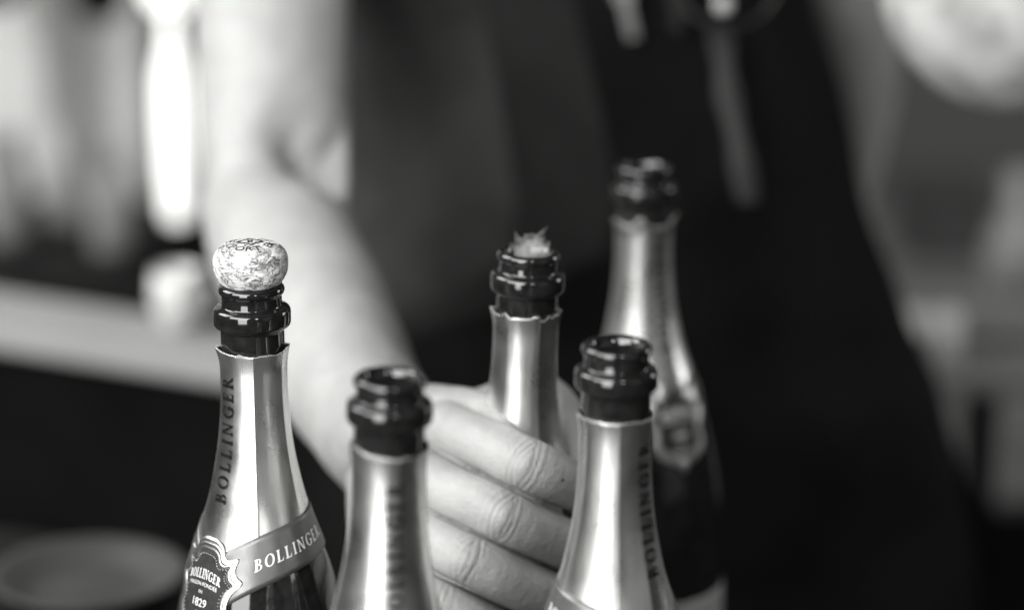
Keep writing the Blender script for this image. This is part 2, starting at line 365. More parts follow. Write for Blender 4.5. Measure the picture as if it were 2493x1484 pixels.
PROTO = {}
def make_bottle(px, py, label, rot, tilt=(0, 0), foil=None, detail=True):
    """lip bead centre at picture position; bottle stands on the table"""
    d = (CAMZ-0.298)/(SN+(py-742)/FPX*CS); p = P(px, py, d)
    t = thing('champagne_bottle', label, 'bottle', (p.x, p.y, 0.0005), R(rot), 'open champagne bottles standing on the dark table')
    t.rotation_mode = 'QUATERNION'; t.rotation_quaternion = (Euler((0, R(tilt[1]), 0)).to_quaternion() @ Euler((0, 0, R(rot))).to_quaternion()); t.location.x -= 0.298*math.sin(R(tilt[1]))
    # glass
    if 'glass' not in PROTO:
        V, F = lathe([(r, z+ZT) for r, z in GP], 128); g = raw('glass', V, F, M['glass'], t); PROTO['glass'] = g.data
    else: link('glass', PROTO['glass'], None, t, False)
    # foil
    f = dict(base=29.0, amp=0.8, tooth=0.45, flare=[], fold=[], notch=[], seed=1); f.update(foil or {})
    nt_, nz_ = 432, 64; V = []; a_ = np.arange(nt_)/nt_*2*math.pi-math.pi
    rng = np.random.RandomState(f['seed']); ph = rng.rand(6)*6.28
    va = (np.degrees(a_)+rot+180) % 360-180           # azimuth towards the viewer side of this bottle
    top = f['base'] + f['amp']*(np.sin(2*a_+ph[0])*.6+np.sin(3*a_+ph[1])*.4+np.sin(7*a_+ph[2])*.25)
    tri = np.abs(((np.arange(nt_)/4.0) % 1)-0.5)*2
    top = top - f['tooth']*(tri-0.5)*2*(0.6+0.4*np.sin(9*a_+ph[3]))
    rw = rng.randn(nt_); ker = np.exp(-(np.arange(-12, 13)/f.get('ragw', 4.0))**2); ker /= np.sqrt((ker**2).sum())
    top = top + f.get('rag', 0.12)*np.convolve(np.concatenate([rw[-12:], rw, rw[:12]]), ker, 'valid')
    fl = np.full(nt_, 0.5)
    for c, wdt, up, out in f['flare']:
        g = np.exp(-(((va-c+180) % 360-180)/wdt)**2); top = top-up*g; fl = fl+out*g
    for c, wdt, dn in f['notch']:
        top = top+dn*np.exp(-(((va-c+180) % 360-180)/wdt)**4)
    bot = np.array([ht(a)+3.0 for a in a_])
    for i in range(nz_):
        s = (i/(nz_-1)); s = s**1.15
        h = top+(bot-top)*s
        r = np.interp(h, FH, FR) + fl*np.clip(1-(h-top)/10.0, 0, 1)**2
        # pressed flats and overlapping folds
        for c0, c1, k, lap in f['fold']:
            x = ((va-c0+180) % 360-180)/(((c1-c0))); ins = (x > 0) & (x < 1)
            half = R((c1-c0)/2); ang = (x-0.5)*2*half
            chord = np.cos(half)/np.cos(np.clip(ang, -half, half))
            env = (sstep(0, 0.12, s)*0.3+0.7)*(1-0.85*sstep(0.72, 1.0, s))
            r = np.where(ins, r*(1-k*env*(1-chord)), r)
            r = r + lap*np.exp(-np.clip((c0-va), 0, 40)/7.0)*(va <= c0)*(va > c0-40)
        r = r + 0.06*np.sin(5*a_+h*0.07+ph[4])+0.015*np.sin(11*a_-h*0.1+ph[5])
        for j in range(nt_):
            V.append((r[j]/1000*math.sin(a_[j]), -r[j]/1000*math.cos(a_[j]), ZT-h[j]/1000))
    fo = raw('foil', V, grid_faces(nz_, nt_, True), M['foil'], t)
    md = fo.modifiers.new('s', 'SOLIDIFY'); md.thickness = 0.00028; md.offset = -1
    # writing up the foil
    W = serif_width('BOLLINGER', 0.30); sc = 57.0/W; cap = 6.3
    def up(x, y, k):
        h = 97.0-x*sc; return surf(h, -((y-0.5)*cap/1000)/Fr(h), 0.00062+k*0.000012)
    V, F = serif_text('BOLLINGER', up, 0.30); raw('foil_lettering', V, F, M['print'], fo, False)
    # neck band
    V = []; nn = 240; mm = 10
    for i in range(mm):
        for j in range(nn):
            a = j/nn*2*math.pi-math.pi; h0, h1 = ht(a), hb(a); V.append(surf(h0+(h1-h0)*i/(mm-1), a, 0.0006))
    bd = raw('neck_band', V, grid_faces(mm, nn, True), M['band'], t)
    md = bd.modifiers.new('s', 'SOLIDIFY'); md.thickness = 0.0004; md.offset = -1
    W = serif_width('BOLLINGER', 0.2); cap = 5.0
    for side in (1, -1):
        def bnd(x, y, k, side=side):
            L_ = x*cap; a = R(46)+L_/1000/0.0305 if side > 0 else -R(46)-(W*cap-L_)/1000/0.0305
            h = (ht(a)+hb(a))/2+0.5-(y-0.5)*cap; return surf(h, a, 0.0010+k*0.000012)
        V, F = serif_text('BOLLINGER', bnd, 0.2); raw('band_lettering', V, F, M['letter'], bd, False)
    # seal
    prof = [(1.0, .4), (.985, 1.1), (.95, 1.3), (.92, 0.95), (.90, 1.25), (.87, 1.25), (.85, .95), (.82, 1.2), (.79, 1.2), (.77, .8), (.73, .75)]
    ns = len(SO); V = []
    for s, of in prof:
        for u, v in SO: V.append(sealmap(u*s, v*s, of/1000))
    se = raw('seal', V, grid_faces(len(prof), ns, True), M['silver'], t)
    V = []; rows = [.74, .55, .35, .15]
    for s in rows:
        for u, v in SO: V.append(sealmap(u*s, v*s, 0.00078))
    F = grid_faces(len(rows), ns, True); V.append(sealmap(0, 0, 0.00078)); F += [((len(rows)-1)*ns+i, len(V)-1, (len(rows)-1)*ns+(i+1) % ns) for i in range(ns)]
    raw('seal_field', V, F, M['sealfield'], se)
    if detail:
        V, F = [], []
        for i in range(0, ns, 2):
            c = Vector(sealmap(SO[i][0]*.70, SO[i][1]*.70, 0.0008)); e = 0.00042; b_ = len(V)
            V += [c+Vector(k)*e for k in ((1, 0, 0), (-1, 0, 0), (0, 1, 0), (0, -1, 0), (0, 0, 1), (0, 0, -1))]
            F += [tuple(b_+k for k in f_) for f_ in ((0, 2, 4), (2, 1, 4), (1, 3, 4), (3, 0, 4), (2, 0, 5), (1, 2, 5), (3, 1, 5), (0, 3, 5))]
        tag(raw('bead_border', V, F, M['silver'], se), None, None, kind='stuff')
        W = serif_width('BOLLINGER', 0.12); cap = 20.5/W*1.0
        def arch(x, y, k):
            u = (x-W/2)*cap; v = 8.2-u*u*0.020+(y-0.5)*4.2*(1-abs(u)/60); return sealmap(u, v, 0.00095+k*0.000012)
        V, F = serif_text('BOLLINGER', arch, 0.12); raw('seal_lettering', V, F, M['letter'], se, False)
        for txt, sz, vy, cv in (('MAISON FONDÉE', 2.35, 3.0, .012), ('EN', 2.0, -0.2, 0), ('1829', 5.0, -6.0, 0), ('AY', 2.4, -9.6, 0), ('FRANCE', 2.6, -13.2, 0.0)):
            sans_text(txt, sz, lambda x, y, vy=vy, cv=cv: sealmap(x, vy+y-x*x*cv, 0.00098), 'seal_lettering', M['letter'], se)
    # body label
    V = []; nn = 60; mm = 12
    for i in range(mm):
        for j in range(nn):
            a = R(-62+124*j/(nn-1)); V.append(surf(232+(54)*i/(mm-1), a, 0.0003))
    lb = raw('body_label', V, grid_faces(mm, nn), M['label'], t)
    md = lb.modifiers.new('s', 'SOLIDIFY'); md.thickness = 0.00025; md.offset = -1
    return t, p
b1, p1 = make_bottle(612, 704, 'sharp open champagne bottle with a mushroom cork still resting in its mouth', -44,
    foil=dict(base=29.3, amp=0.6, tooth=0.62, flare=[(-70, 26, 1.6, 1.1), (82, 18, 2.0, 0.5), (10, 9, 0.3, .2)], fold=[(6, 62, 0.6, 0.45), (-16, 4, 0.4, 0.0)], seed=3))
b2, p2 = make_bottle(950, 927, 'uncorked champagne bottle beside the corked one, hiding the wrist of the hand', 12, tilt=(0, 1.6),
    foil=dict(base=29.5, amp=0.7, flare=[(-55, 28, 2.5, .3)], fold=[(20, 75, 0.4, 0.15)], seed=5))
b3, p3 = make_bottle(1287, 621, 'champagne bottle gripped by the hand, pale vapour curling from its mouth', 200, tilt=(0, 2.2),
    foil=dict(base=29.0, amp=0.5, tooth=.35, rag=.45, flare=[(-38, 5, 1.6, .6), (44, 5, 1.5, .5), (-85, 10, 2.2, 1.0), (80, 10, 2.2, 1), (20, 9, 1.3, .5)], fold=[(25, 80, 0.6, 0.35), (-75, -32, .5, 0)], seed=9))
b4, p4 = make_bottle(1502, 849, 'uncorked champagne bottle in front of the gripped one, lettering on its dark side', 50, tilt=(0, 0.4),
    foil=dict(base=29.8, amp=0.5, tooth=.3, fold=[(6, 40, 0.45, 0.2)], seed=12))
b5, p5 = make_bottle(1568, 411, 'blurred champagne bottle close to the black apron, torn foil prongs at its neck', 32, tilt=(0, -0.4),
    foil=dict(base=31.0, amp=0.8, tooth=.4, rag=.4, flare=[(-62, 14, 5.5, 2.6), (68, 14, 6.0, 2.8), (-8, 12, 4.5, .8)], fold=[], seed=15))

# cork
ct = thing('champagne_cork', 'speckled mushroom-shaped cork resting in the mouth of the sharp bottle', 'cork', (p1.x, p1.y, 0.3003))
prof = [(0, -18), (8.6, -18), (9.15, -17), (9.3, -3), (9.9, -0.8), (11.0, 0.05), (12.6, 0.5), (13.7, 1.5), (14.9, 3.3), (15.9, 5.6), (16.5, 8.4), (16.55, 11), (16.1, 13.6), (15.0, 15.7), (13.7, 17.0), (12.7, 17.5), (12.5, 17.75), (10, 18.6), (5, 19.4), (0, 19.6)]
PD = catmull(prof, 5)
V, F = lathe([(max(0, p[0])/1000 if 0 < i < len(PD)-1 else 0, p[1]/1000) for i, p in enumerate(PD)], 120)
VV = []
for v in V:
    p = Vector(v); n = mnoise.noise(p*260)*0.00028+mnoise.noise(p*700)*0.00012
    rr = math.hypot(p.x, p.y); s = 1+(n/rr if rr > 0.003 and p.z > 0.0008 else 0); VV.append((p.x*s, p.y*s, p.z+(n*0.4 if p.z > 0.012 else 0)))
ck = raw('cork_body', VV, F, M['cork'], ct)
def corktop(x, y):
    r = math.hypot(x, y); return (x, y, (np.interp(r*1000, [0, 5, 10, 12.5], [19.6, 19.4, 18.6, 17.75])+0.22)/1000)
for txt, ang, rad in (('P', -46, 9.9), ('O', -22, 9.9), ('R', 2, 9.9), ('T', 24, 9.9), ('E', 62, 9.4), ('R', 80, 9.4), ('S', -120, 9.4), ('E', -100, 9.4)):
    a = R(ang)
    sans_text(txt, 5.8, lambda x, y, a=a, rad=rad: corktop(*(lambda rr, aa: (rr*math.sin(aa), -rr*math.cos(aa)))((rad+1.6-y)/1000, a+x/rad)), 'cork_stamp', M['print'], ck)
V, F = [], []
for (s0, s1) in ((5.6, 4.3),):
    for i in range(4):
        a, b_ = R(90*i+8), R(90*i+98)
        k = len(V)
        for t_ in np.linspace(0, 1, 7):
            for s in (s0, s1):
                V.append(corktop((math.sin(a)*(1-t_)+math.sin(b_)*t_)*s*1.15/1000, -(math.cos(a)*(1-t_)+math.cos(b_)*t_)*s/1000))
        F += [(k+2*j, k+2*j+1, k+2*j+3, k+2*j+2) for j in range(6)]
raw('cork_stamp', V, F, M['print'], ck, False)
sans_text('B', 5.2, lambda x, y: corktop(x/1000, (y-1.8)/1000), 'cork_stamp', M['print'], ck)

# vapour over the gripped bottle
V, F = [], []
for js in ([((-2, 0, -3), 6.5), ((0, 0, 1), 7.6), ((1, 0, 3.5), 6.2)], [((-4, 0, 1), 4), ((-6.5, 0, 5), 2.4), ((-7.5, 0, 9), 1.4), ((-8.2, 0, 12), .7)],
           [((3, 0, 2), 5), ((3.5, 0, 6), 3.6), ((5, 0, 8.5), 2.2), ((7.5, 0, 12), 1.2), ((8.8, 0, 14), .6)], [((0, 0, 3), 4), ((1, 0, 7), 2.5), ((1.5, 1, 10), 1.2)], [((-5, 1, 0), 4), ((-9, 0, 2), 2), ((-11, 0, 4.5), .8)], [((5, -1, 0), 4), ((8.5, 0, 3.5), 2), ((10, 0, 7), .8)], [((-2, -1, 3), 3), ((-3, 0, 8), 1.5), ((-2.5, 0, 11), .6)]):
    capsule_chain(V, F, [(Vector(p)/1000, r/1000) for p, r in js], n=16, sub=3)
me = remesh(V, F, 0.0006); laplace(me, 6)
co = getco(me); 
for i in range(len(co)):
    n = mnoise.noise_vector(Vector(co[i])*220); n2 = mnoise.noise_vector(Vector(co[i])*480); co[i] += np.array(n)*0.0018
setco(me, co); laplace(me, 14); o = link('vapour', me, M['foam']); o.location = (p3.x+0.001, p3.y, 0.3000); o.scale = (0.95, 0.95, 0.85)
tag(o, 'pale wisps of vapour curling out of the gripped bottle', 'vapour')

# ------------------------------------------------------------------ person: bare arm and hand (one mesh), shirt, apron, trousers
pr = thing('person', 'person in dark shirt and black apron gripping a champagne bottle by its neck', 'person', (0.12, 1.84, FLOOR))
inv = Vector(pr.location)
V, F = [], []
mm_ = 0.001
def J(px, py, d, r): return (P(px, py, d), r*mm_)
wrist = P(955, 1085, 1.325)
# upper arm + forearm
capsule_chain(V, F, [J(690, -760, 1.70, 58), J(672, -420, 1.665, 51), J(664, -100, 1.635, 47.5), J(664, 180, 1.605, 46), J(672, 400, 1.575, 44), J(685, 560, 1.545, 41)], n=40)
capsule_chain(V, F, [J(660, 505, 1.560, 41), J(695, 610, 1.520, 43), J(752, 730, 1.475, 42), J(818, 865, 1.425, 38), J(885, 990, 1.375, 34), J(946, 1092, 1.33, 31)], n=40)
capsule_chain(V, F, [J(905, 985, 1.36, 25), J(975, 1050, 1.315, 24), J(1030, 1085, 1.29, 22)], n=30)
# palm: metacarpals
MC = {'i': (1098, 1045, 1.258), 'm': (1028, 1160, 1.252), 'r': (962, 1272, 1.256), 'l': (915, 1372, 1.264)}
for k, (wx, wy, wd), r0, r1 in (('i', (985, 1040, 1.31), 17, 14), ('m', (965, 1070, 1.312), 17, 14), ('r', (945, 1105, 1.315), 17, 13.5), ('l', (925, 1145, 1.32), 17, 13)):
    mx, my, md_ = MC[k]
    capsule_chain(V, F, [J(wx, wy, wd, r0), J((wx+mx)/2, (wy+my)/2, (wd+md_)/2, (r0+r1)/2), J(mx, my, md_, r1)])
capsule_chain(V, F, [J(985, 1075, 1.31, 22), J(1030, 1100, 1.28, 19), J(1060, 1130, 1.272, 14)])
# fingers: MCP, mid, PIP, mid, DIP, tip  (PIP in front of the bottle, tips round its far side)
FING = {
 'i': [J(1098, 1045, 1.258, 13.4), J(1195, 1088, 1.243, 12.7), J(1286, 1133, 1.229, 13.0), J(1352, 1164, 1.238, 12.5), J(1414, 1192, 1.260, 11.9), J(1462, 1205, 1.290, 9.5)],
 'm': [J(1028, 1160, 1.252, 13.4), J(1130, 1210, 1.238, 12.8), J(1228, 1256, 1.225, 13.0), J(1310, 1293, 1.234, 12.6), J(1397, 1328, 1.257, 11.9), J(1462, 1340, 1.292, 9.6)],
 'r': [J(962, 1272, 1.254, 13.2), J(1052, 1320, 1.240, 12.7), J(1140, 1362, 1.227, 12.9), J(1230, 1405, 1.232, 12.5), J(1335, 1452, 1.252, 11.6), J(1420, 1468, 1.290, 9.4)],
 'l': [J(915, 1372, 1.264, 12.4), J(990, 1422, 1.250, 11.9), J(1066, 1466, 1.240, 12.0), J(1145, 1506, 1.242, 11.6), J(1240, 1548, 1.256, 10.6), J(1320, 1564, 1.290, 8.6)],
}
for k in FING: capsule_chain(V, F, FING[k], n=28)
SEAM = {'i': [], 'm': [], 'r': []}; FW = lambda k: FING[k][2][1]
for a, b_ in (('i', 'm'), ('m', 'r'), ('r', 'l')):      # flesh pressed together deep between neighbouring fingers
    js = []
    for t_ in np.linspace(0.3, 4.6, 8):
        i = int(t_); f_ = t_-i
        pa = FING[a][i][0].lerp(FING[a][min(i+1, 5)][0], f_)
        best = min((FING[b_][q][0].lerp(FING[b_][q+1][0], g) for q in range(5) for g in np.linspace(0, 1, 11)), key=lambda v: (v-pa).length)
        js.append(((pa+best)/2+Vector((0, 0.008, 0)), 0.0055)); SEAM[a].append((pa*FW(b_)+best*FW(a))/(FW(a)+FW(b_)))
    js.clear()
# thumb: passes behind the neck, tip comes round on the right
capsule_chain(V, F, [J(985, 1035, 1.315, 19), J(1075, 1018, 1.296, 17.5), J(1162, 1006, 1.292, 13), J(1240, 975, 1.302, 12), J(1310, 962, 1.304, 12.5), J(1362, 1015, 1.294, 12.4), J(1388, 1085, 1.284, 11.5), J(1398, 1140, 1.28, 9.0)])
# web between thumb and index
capsule_chain(V, F, [J(1040, 1045, 1.282, 19), J(1110, 1026, 1.270, 17.5), J(1172, 1026, 1.264, 14.8), J(1228, 1060, 1.252, 12.6)])
me = remesh(V, F, 0.00066)
co = getco(me)
hand_w = sstep(1.30, 1.36, co[:, 1]*CS + (CAMZ-co[:, 2])*SN)
laplace(me, 3); laplace(me, 40, hand_w)
co = getco(me); no = getno(me)
def to_px(c):
    d = c[:, 1]*CS+(CAMZ-c[:, 2])*SN; up = c[:, 1]*SN+(c[:, 2]-CAMZ)*CS
    return 1246.5+c[:, 0]/d*FPX, 742-up/d*FPX, d
def frame_disp(c, ax, n, rad, lines, bulge):
    """knuckle: skin creases running across a finger, over a low bump"""
    global co
    c = np.array(c); ax = np.array(ax.normalized()); n = np.array(n.normalized()); ac = np.cross(ax, n)
    rel = co-c; u = rel@ax; v = rel@ac; h = rel@n
    near = (np.abs(u) < rad*1.6) & (np.abs(v) < rad*1.2) & (h > 0.0)
    mask = np.where(near, np.clip(1-(np.abs(v)/(rad*1.05))**4, 0, 1)*sstep(-0.1*rad, 0.35*rad, h), 0)
    disp = bulge*np.exp(-(u/(rad*0.55))**2-(v/(rad*0.7))**2)*mask
    for u0, curve, dep, wd in lines:
        uu = u-u0+curve*(v/rad)**2*rad+0.0003*np.sin(v*420+u0*4000)
        disp -= dep*np.exp(-(uu/wd)**2)*mask
    co = co+no*disp[:, None]
view = Vector((-0.25, -CS, SN+0.10)).normalized()
for k, sgn in (('i', 1), ('m', 1), ('r', 1), ('l', 1)):
    j = FING[k]; c = j[2][0]; ax = j[3][0]-j[1][0]; n = view-ax.normalized()*view.dot(ax.normalized())
    r = j[2][1]; L_ = [(-0.0098, -.22, .00022, .0006), (-0.0070, -.30, .00042, .0007), (-0.0040, -.34, .0005, .00065), (-.0012, -.3, .00032, .0006), (0.0030, .25, .00038, .0006), (0.0058, .3, .00042, .0007), (.0085, .28, .0002, .0006)]
    random.seed(ord(k)); L_ = [(a+random.uniform(-.0007, .0007), b_, c_*random.uniform(.75, 1.4), d_) for a, b_, c_, d_ in L_]
    frame_disp(c, ax, n, r, L_, 0.0024)
# seams between neighbouring fingers
def seam(pts, width, depth):
    global co
    px, py, dd = to_px(co); best = np.full(len(co), 1e9); par = np.zeros(len(co))
    for i, (a, b_) in enumerate(zip(pts[:-1], pts[1:])):
        a = np.array(a, float); b_ = np.array(b_, float); ab = b_-a
        q_ = np.stack([px, py], 1)-a; t_ = np.clip((q_@ab)/(ab@ab), 0, 1); dist = np.linalg.norm(q_-t_[:, None]*ab, axis=1)
        m_ = dist < best; best[m_] = dist[m_]; par[m_] = (i+t_[m_])/(len(pts)-1)
    ok = (dd < 1.262) & (no@np.array(view) > -0.2)
    dsp = depth*np.exp(-(best/width)**2)*np.clip(par*6, 0.0, 1)*ok
    co = co-np.array(view)*dsp[:, None]
for k in SEAM:
    sx, sy, _ = to_px(np.array([tuple(v) for v in SEAM[k]])); seam(list(zip(sx, sy)), 3.6, 0.0058)
# elbow crease
px, py, dd = to_px(co)
front = no@np.array(view) > 0.0
def seg_groove(pts, width, depth):
    global co
    best = np.full(len(co), 1e9); par = np.zeros(len(co))
    for i, (a, b_) in enumerate(zip(pts[:-1], pts[1:])):
        a = np.array(a); b_ = np.array(b_); ab = b_-a; t_ = np.clip(((co-a)@ab)/(ab@ab), 0, 1)
        dist = np.linalg.norm(co-(a+t_[:, None]*ab), axis=1); m_ = dist < best; best[m_] = dist[m_]; par[m_] = (i+t_[m_])/(len(pts)-1)
    fade = np.sin(np.clip(par, 0, 1)*math.pi)
    co = co-no*(depth*np.exp(-(best/width)**2)*np.clip(fade, 0, 1)*front)[:, None]
seg_groove([P(640, 320, 1.552), P(715, 365, 1.545), P(780, 425, 1.545), P(835, 490, 1.552)], 0.014, 0.021)
no = no*1.0
seg_groove([P(620, 318, 1.555), P(715, 365, 1.545), P(780, 425, 1.545), P(850, 510, 1.555)], 0.028, 0.017)
seg_groove([P(835, 330, 1.575), P(848, 400, 1.57), P(852, 450, 1.565), P(852, 520, 1.56)], 0.020, 0.010)
# slow unevenness of muscle and tendons
lo = np.sin(co[:, 0]*61+co[:, 2]*47+1)*0.5+np.sin(co[:, 1]*53-co[:, 2]*83+2)*0.4+np.sin(co[:, 0]*131-co[:, 1]*97+co[:, 2]*71)*0.3
co = co+no*(lo*0.0011)[:, None]
# mole on the index finger
mo = np.array(P(1371, 1168, 1.2255))
sw = np.zeros(len(co)); px, py, dd = to_px(co)
for k in SEAM:
    sx, sy, _ = to_px(np.array([tuple(v) for v in SEAM[k]]))
    for i in range(len(sx)-1):
        ab = np.array([sx[i+1]-sx[i], sy[i+1]-sy[i]]); q_ = np.stack([px-sx[i], py-sy[i]], 1); t_ = np.clip((q_@ab)/(ab@ab), 0, 1)
        sw = np.maximum(sw, np.exp(-(np.linalg.norm(q_-t_[:, None]*ab, axis=1)/7.0)**2))
sw *= dd < 1.27
elb = sstep(1.49, 1.53, dd)*(np.abs(py-430) < 420)
setco(me, co-np.array(inv)); laplace(me, 1, None, 0.35); laplace(me, 3, sw); laplace(me, 60, elb)
arm = link('body', me, M['skin'], pr); arm['label'] = 'bare pale forearm and hand with fingers closed round a bottle'
i = int(np.argmin((px-1371)**2+(py-1168)**2+((dd-1.0)*60)**2))
V, F = lathe([(0, .00025), (.0006, .00018), (.0009, 0), (0, -.0003)], 14)
ml = raw('mole', V, F, M['rubber'], arm); ml.location = Vector(co[i])-inv; ml.rotation_euler = Vector(no[i]).to_track_quat('Z', 'Y').to_euler()

# shirt torso: elliptical sections following the silhouette
def torso(name, m, zs, off, az0, az1, na, fold, parent, wrap=False, az_edge=None):
    # rows: z, left X, right X, half depth
    T = [(-0.42, -0.150, 0.335, 0.135), (-0.25, -0.150, 0.330, 0.135), (-0.10, -0.140, 0.318, 0.132), (-0.02, -0.135, 0.312, 0.13), (0.03, -0.13, 0.296, 0.128), (0.07, -0.128, 0.272, 0.126), (0.12, -0.126, 0.258, 0.124),
         (0.19, -0.124, 0.228, 0.122), (0.25, -0.123, 0.212, 0.121), (0.33, -0.13, 0.188, 0.12), (0.42, -0.15, 0.175, 0.122), (0.50, -0.175, 0.185, 0.118), (0.56, -0.165, 0.185, 0.10), (0.60, -0.10, 0.13, 0.075), (0.63, -0.045, 0.075, 0.055), (0.70, -0.04, 0.07, 0.05)]
    tz = [r[0] for r in T]; V = []
    for z in zs:
        l, r_, dp = (np.interp(z, tz, [r[k] for r in T]) for k in (1, 2, 3)); cx, hw = (l+r_)/2, (r_-l)/2
        for j in range(na):
            e0 = az_edge(z) if az_edge else az0
            e1 = az1(z) if callable(az1) else az1; a = e0+(e1-e0)*j/(na if wrap else na-1)
            s, c_ = math.sin(a), math.cos(a); e = 0.8
            x = cx+(hw+off)*math.copysign(abs(s)**e, s); y = 1.838-(dp+off)*math.copysign(abs(c_)**e, c_)
            n = Vector((s/hw, -c_/dp, 0)).normalized()
            q_ = Vector((x*7+z*5, y*5, z*4.5-x*5))
            k = fold*(mnoise.noise(q_)*1.0+0.5*mnoise.noise(q_*2.1+Vector((3, 1, 7))))
            k += fold*0.5*math.sin((x*0.9+z*0.55)*55+mnoise.noise(q_)*4)*0.5
            V.append(Vector((x, y, z))+n*k-inv)
    o = raw(name, V, grid_faces(len(zs), na, wrap), m, parent)
    md = o.modifiers.new('s', 'SOLIDIFY'); md.thickness = 0.003; md.offset = -1
    return o
zs = list(np.linspace(-0.12, 0.70, 90))
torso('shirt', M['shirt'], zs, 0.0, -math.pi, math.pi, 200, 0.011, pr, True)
ed = lambda z: R(np.interp(z, [-.5, -.1, .05, .09, .105, .125, .16, .2, .34, .45], [-110, -90, -75, -55, -36, -18, 0, 3, 2, 0]))  # edge drawn where the shirt falls into shade
torso('apron', M['apron'], list(np.linspace(-0.42, 0.46, 90)), 0.011, 0, R(150), 120, 0.009, pr, False, ed)  # apron, its black also standing in for shade on the shirt
M['shade_strip'] = mat('mid-tone shade strip cloth', 0.013, rough=0.9, spec=0.08, nscale=20)  # added mid tone that paints the soft passage from lit shirt to shade
torso('apron_shade_strip', M['shade_strip'], list(np.linspace(-0.1, 0.46, 70)), 0.008, 0, lambda z: ed(z)+R(2), 16, 0.009, pr, False, lambda z: ed(z)-R(14))
# short sleeve round the bare upper arm (above the picture), and the other sleeve hanging behind the apron edge
V, F = [], []
for js in [[(P(690, -800, 1.70), .064), (P(680, -560, 1.68), .060), (P(672, -330, 1.655), .060)]]:
    capsule_chain(V, F, js, n=40)
V = [v-inv for v in V]; raw('sleeve', V, F, M['shirt'], pr)
V, F = [], []
capsule_chain(V, F, [(Vector((0.185, 1.87, 0.53)), .066), (Vector((0.232, 1.90, 0.42)), .062), (Vector((0.250, 1.92, 0.33)), .056), (Vector((0.262, 1.94, 0.25)), .050), (Vector((0.262, 1.95, 0.17)), .042), (Vector((0.25, 1.95, 0.10)), .036)], n=40, sub=10)
VV = []
for v in V: VV.append(v+Vector((-0.026, 0, 0))+Vector(mnoise.noise_vector(v*14))*0.006-inv)
raw('sleeve', VV, F, M['sleeve'], pr)
for x in (0.0, 0.19):
    V, F = [], []
    capsule_chain(V, F, [(Vector((x, 1.85, -0.10)), .105), (Vector((x, 1.86, -0.4)), .085), (Vector((x, 1.87, -0.82)), .062)], n=32)
    raw('trouser_leg', [v-inv for v in V], F, M['apron'], pr)
    V, F = [], []
    capsule_chain(V, F, [(Vector((x, 1.93, -0.875)), .043), (Vector((x, 1.85, -0.875)), .043), (Vector((x, 1.75, -0.885)), .033)], n=24)
    raw('shoe', [v-inv for v in V], F, M['rubber'], pr)
# apron tie end hanging down the front
V = []; cen = [P(1752, 60, 1.735), P(1762, 150, 1.72), P(1775, 250, 1.712), P(1800, 370, 1.712), P(1822, 495, 1.715)]
cp = catmull([tuple(c) for c in cen], 6)
for i, c in enumerate(cp):
    wd = 0.0075+0.001*math.sin(i*0.7)
    for s in (-1, -.3, .3, 1): V.append(Vector(c)+Vector((wd*s, -0.004*(1-s*s)+0.002*math.sin(i*.6+s), 0))-inv)
M['tie'] = mat('grey apron tape', 0.014, rough=0.8, nscale=30)
o = raw('apron_tie', V, grid_faces(len(cp), 4), M['tie'], pr); md = o.modifiers.new('s', 'SOLIDIFY'); md.thickness = 0.0012

# key ring hanging on the apron
kp = P(1775, -30, 1.70)
kt = thing('key_ring', 'bunch of bright metal keys on a ring hanging against the black apron', 'keys', kp)
V, F = [], []
pts = [Vector((0.031*math.sin(a), -0.003*math.cos(2*a), 0.025*math.cos(a))) for a in np.linspace(0, 2*math.pi, 41)]
tube(V, F, pts, [0.0026]*41, 12); raw('ring', V, F, M['gun'], kt)
V, F = lathe([(0, .006), (.004, .005), (.0062, 0), (.004, -.005), (0, -.006)], 24); o = raw('glint_bead', V, F, M['frost'], kt); o.location = (-0.004, -0.006, -0.010)  # pale bead added in place of the glint on the ring
def key(tx, ty, ln, rot, m):
    base = P(tx, ty, 1.70)-kp
    bm = bmesh.new()
    for (lo, hi) in (((-.0075, -.0012, -.010), (.0075, .0012, .012)), ((-.0042, -.001, -ln), (.0042, .001, -.009))):
        r_ = bmesh.ops.create_cube(bm, size=1)
        for v in r_['verts']: v.co = Vector([lo[k]+(v.co[k]+.5)*(hi[k]-lo[k]) for k in range(3)])
    bmesh.ops.bevel(bm, geom=bm.edges[:], offset=.0008, segments=2, affect='EDGES')
    me = bpy.data.meshes.new('key'); bm.to_mesh(me); bm.free()
    o = link('key', me, m, kt, False); o.location = base; o.rotation_euler = (0.12, R(rot), R(-14)); return o
key(1512, -35, .036, -12, M['steel']); key(1640, -50, .034, -4, M['gun'])
V, F = [], []
tube(V, F, [P(1500, -60, 1.70)-kp, P(1580, -85, 1.698)-kp, P(1680, -80, 1.698)-kp, P(1740, -70, 1.70)-kp], [.002]*4, 10)
raw('chain', V, F, M['steel'], kt)

# ------------------------------------------------------------------ background, left: counter and what stands on it
cnt = thing('back_counter', 'long counter with a pale top and dark front behind the bare arm', 'counter', (0, 0, FLOOR))
a0 = P(-260, 640+55, 2.02); ang = R(-27)
cb = Vector((-0.62, 2.02, 0.075)); ex = Vector((math.cos(ang), math.sin(ang), 0)); ey = Vector((-ex.y, ex.x, 0))
def obox(name, o0, lx, ly, z0, z1, m, parent, bev=0.004):
    b_ = box(name, (0, 0, z0), (lx, ly, z1), m, parent, bev); b_.location = (o0.x, o0.y, -FLOOR) ; b_.rotation_euler = (0, 0, ang); return b_
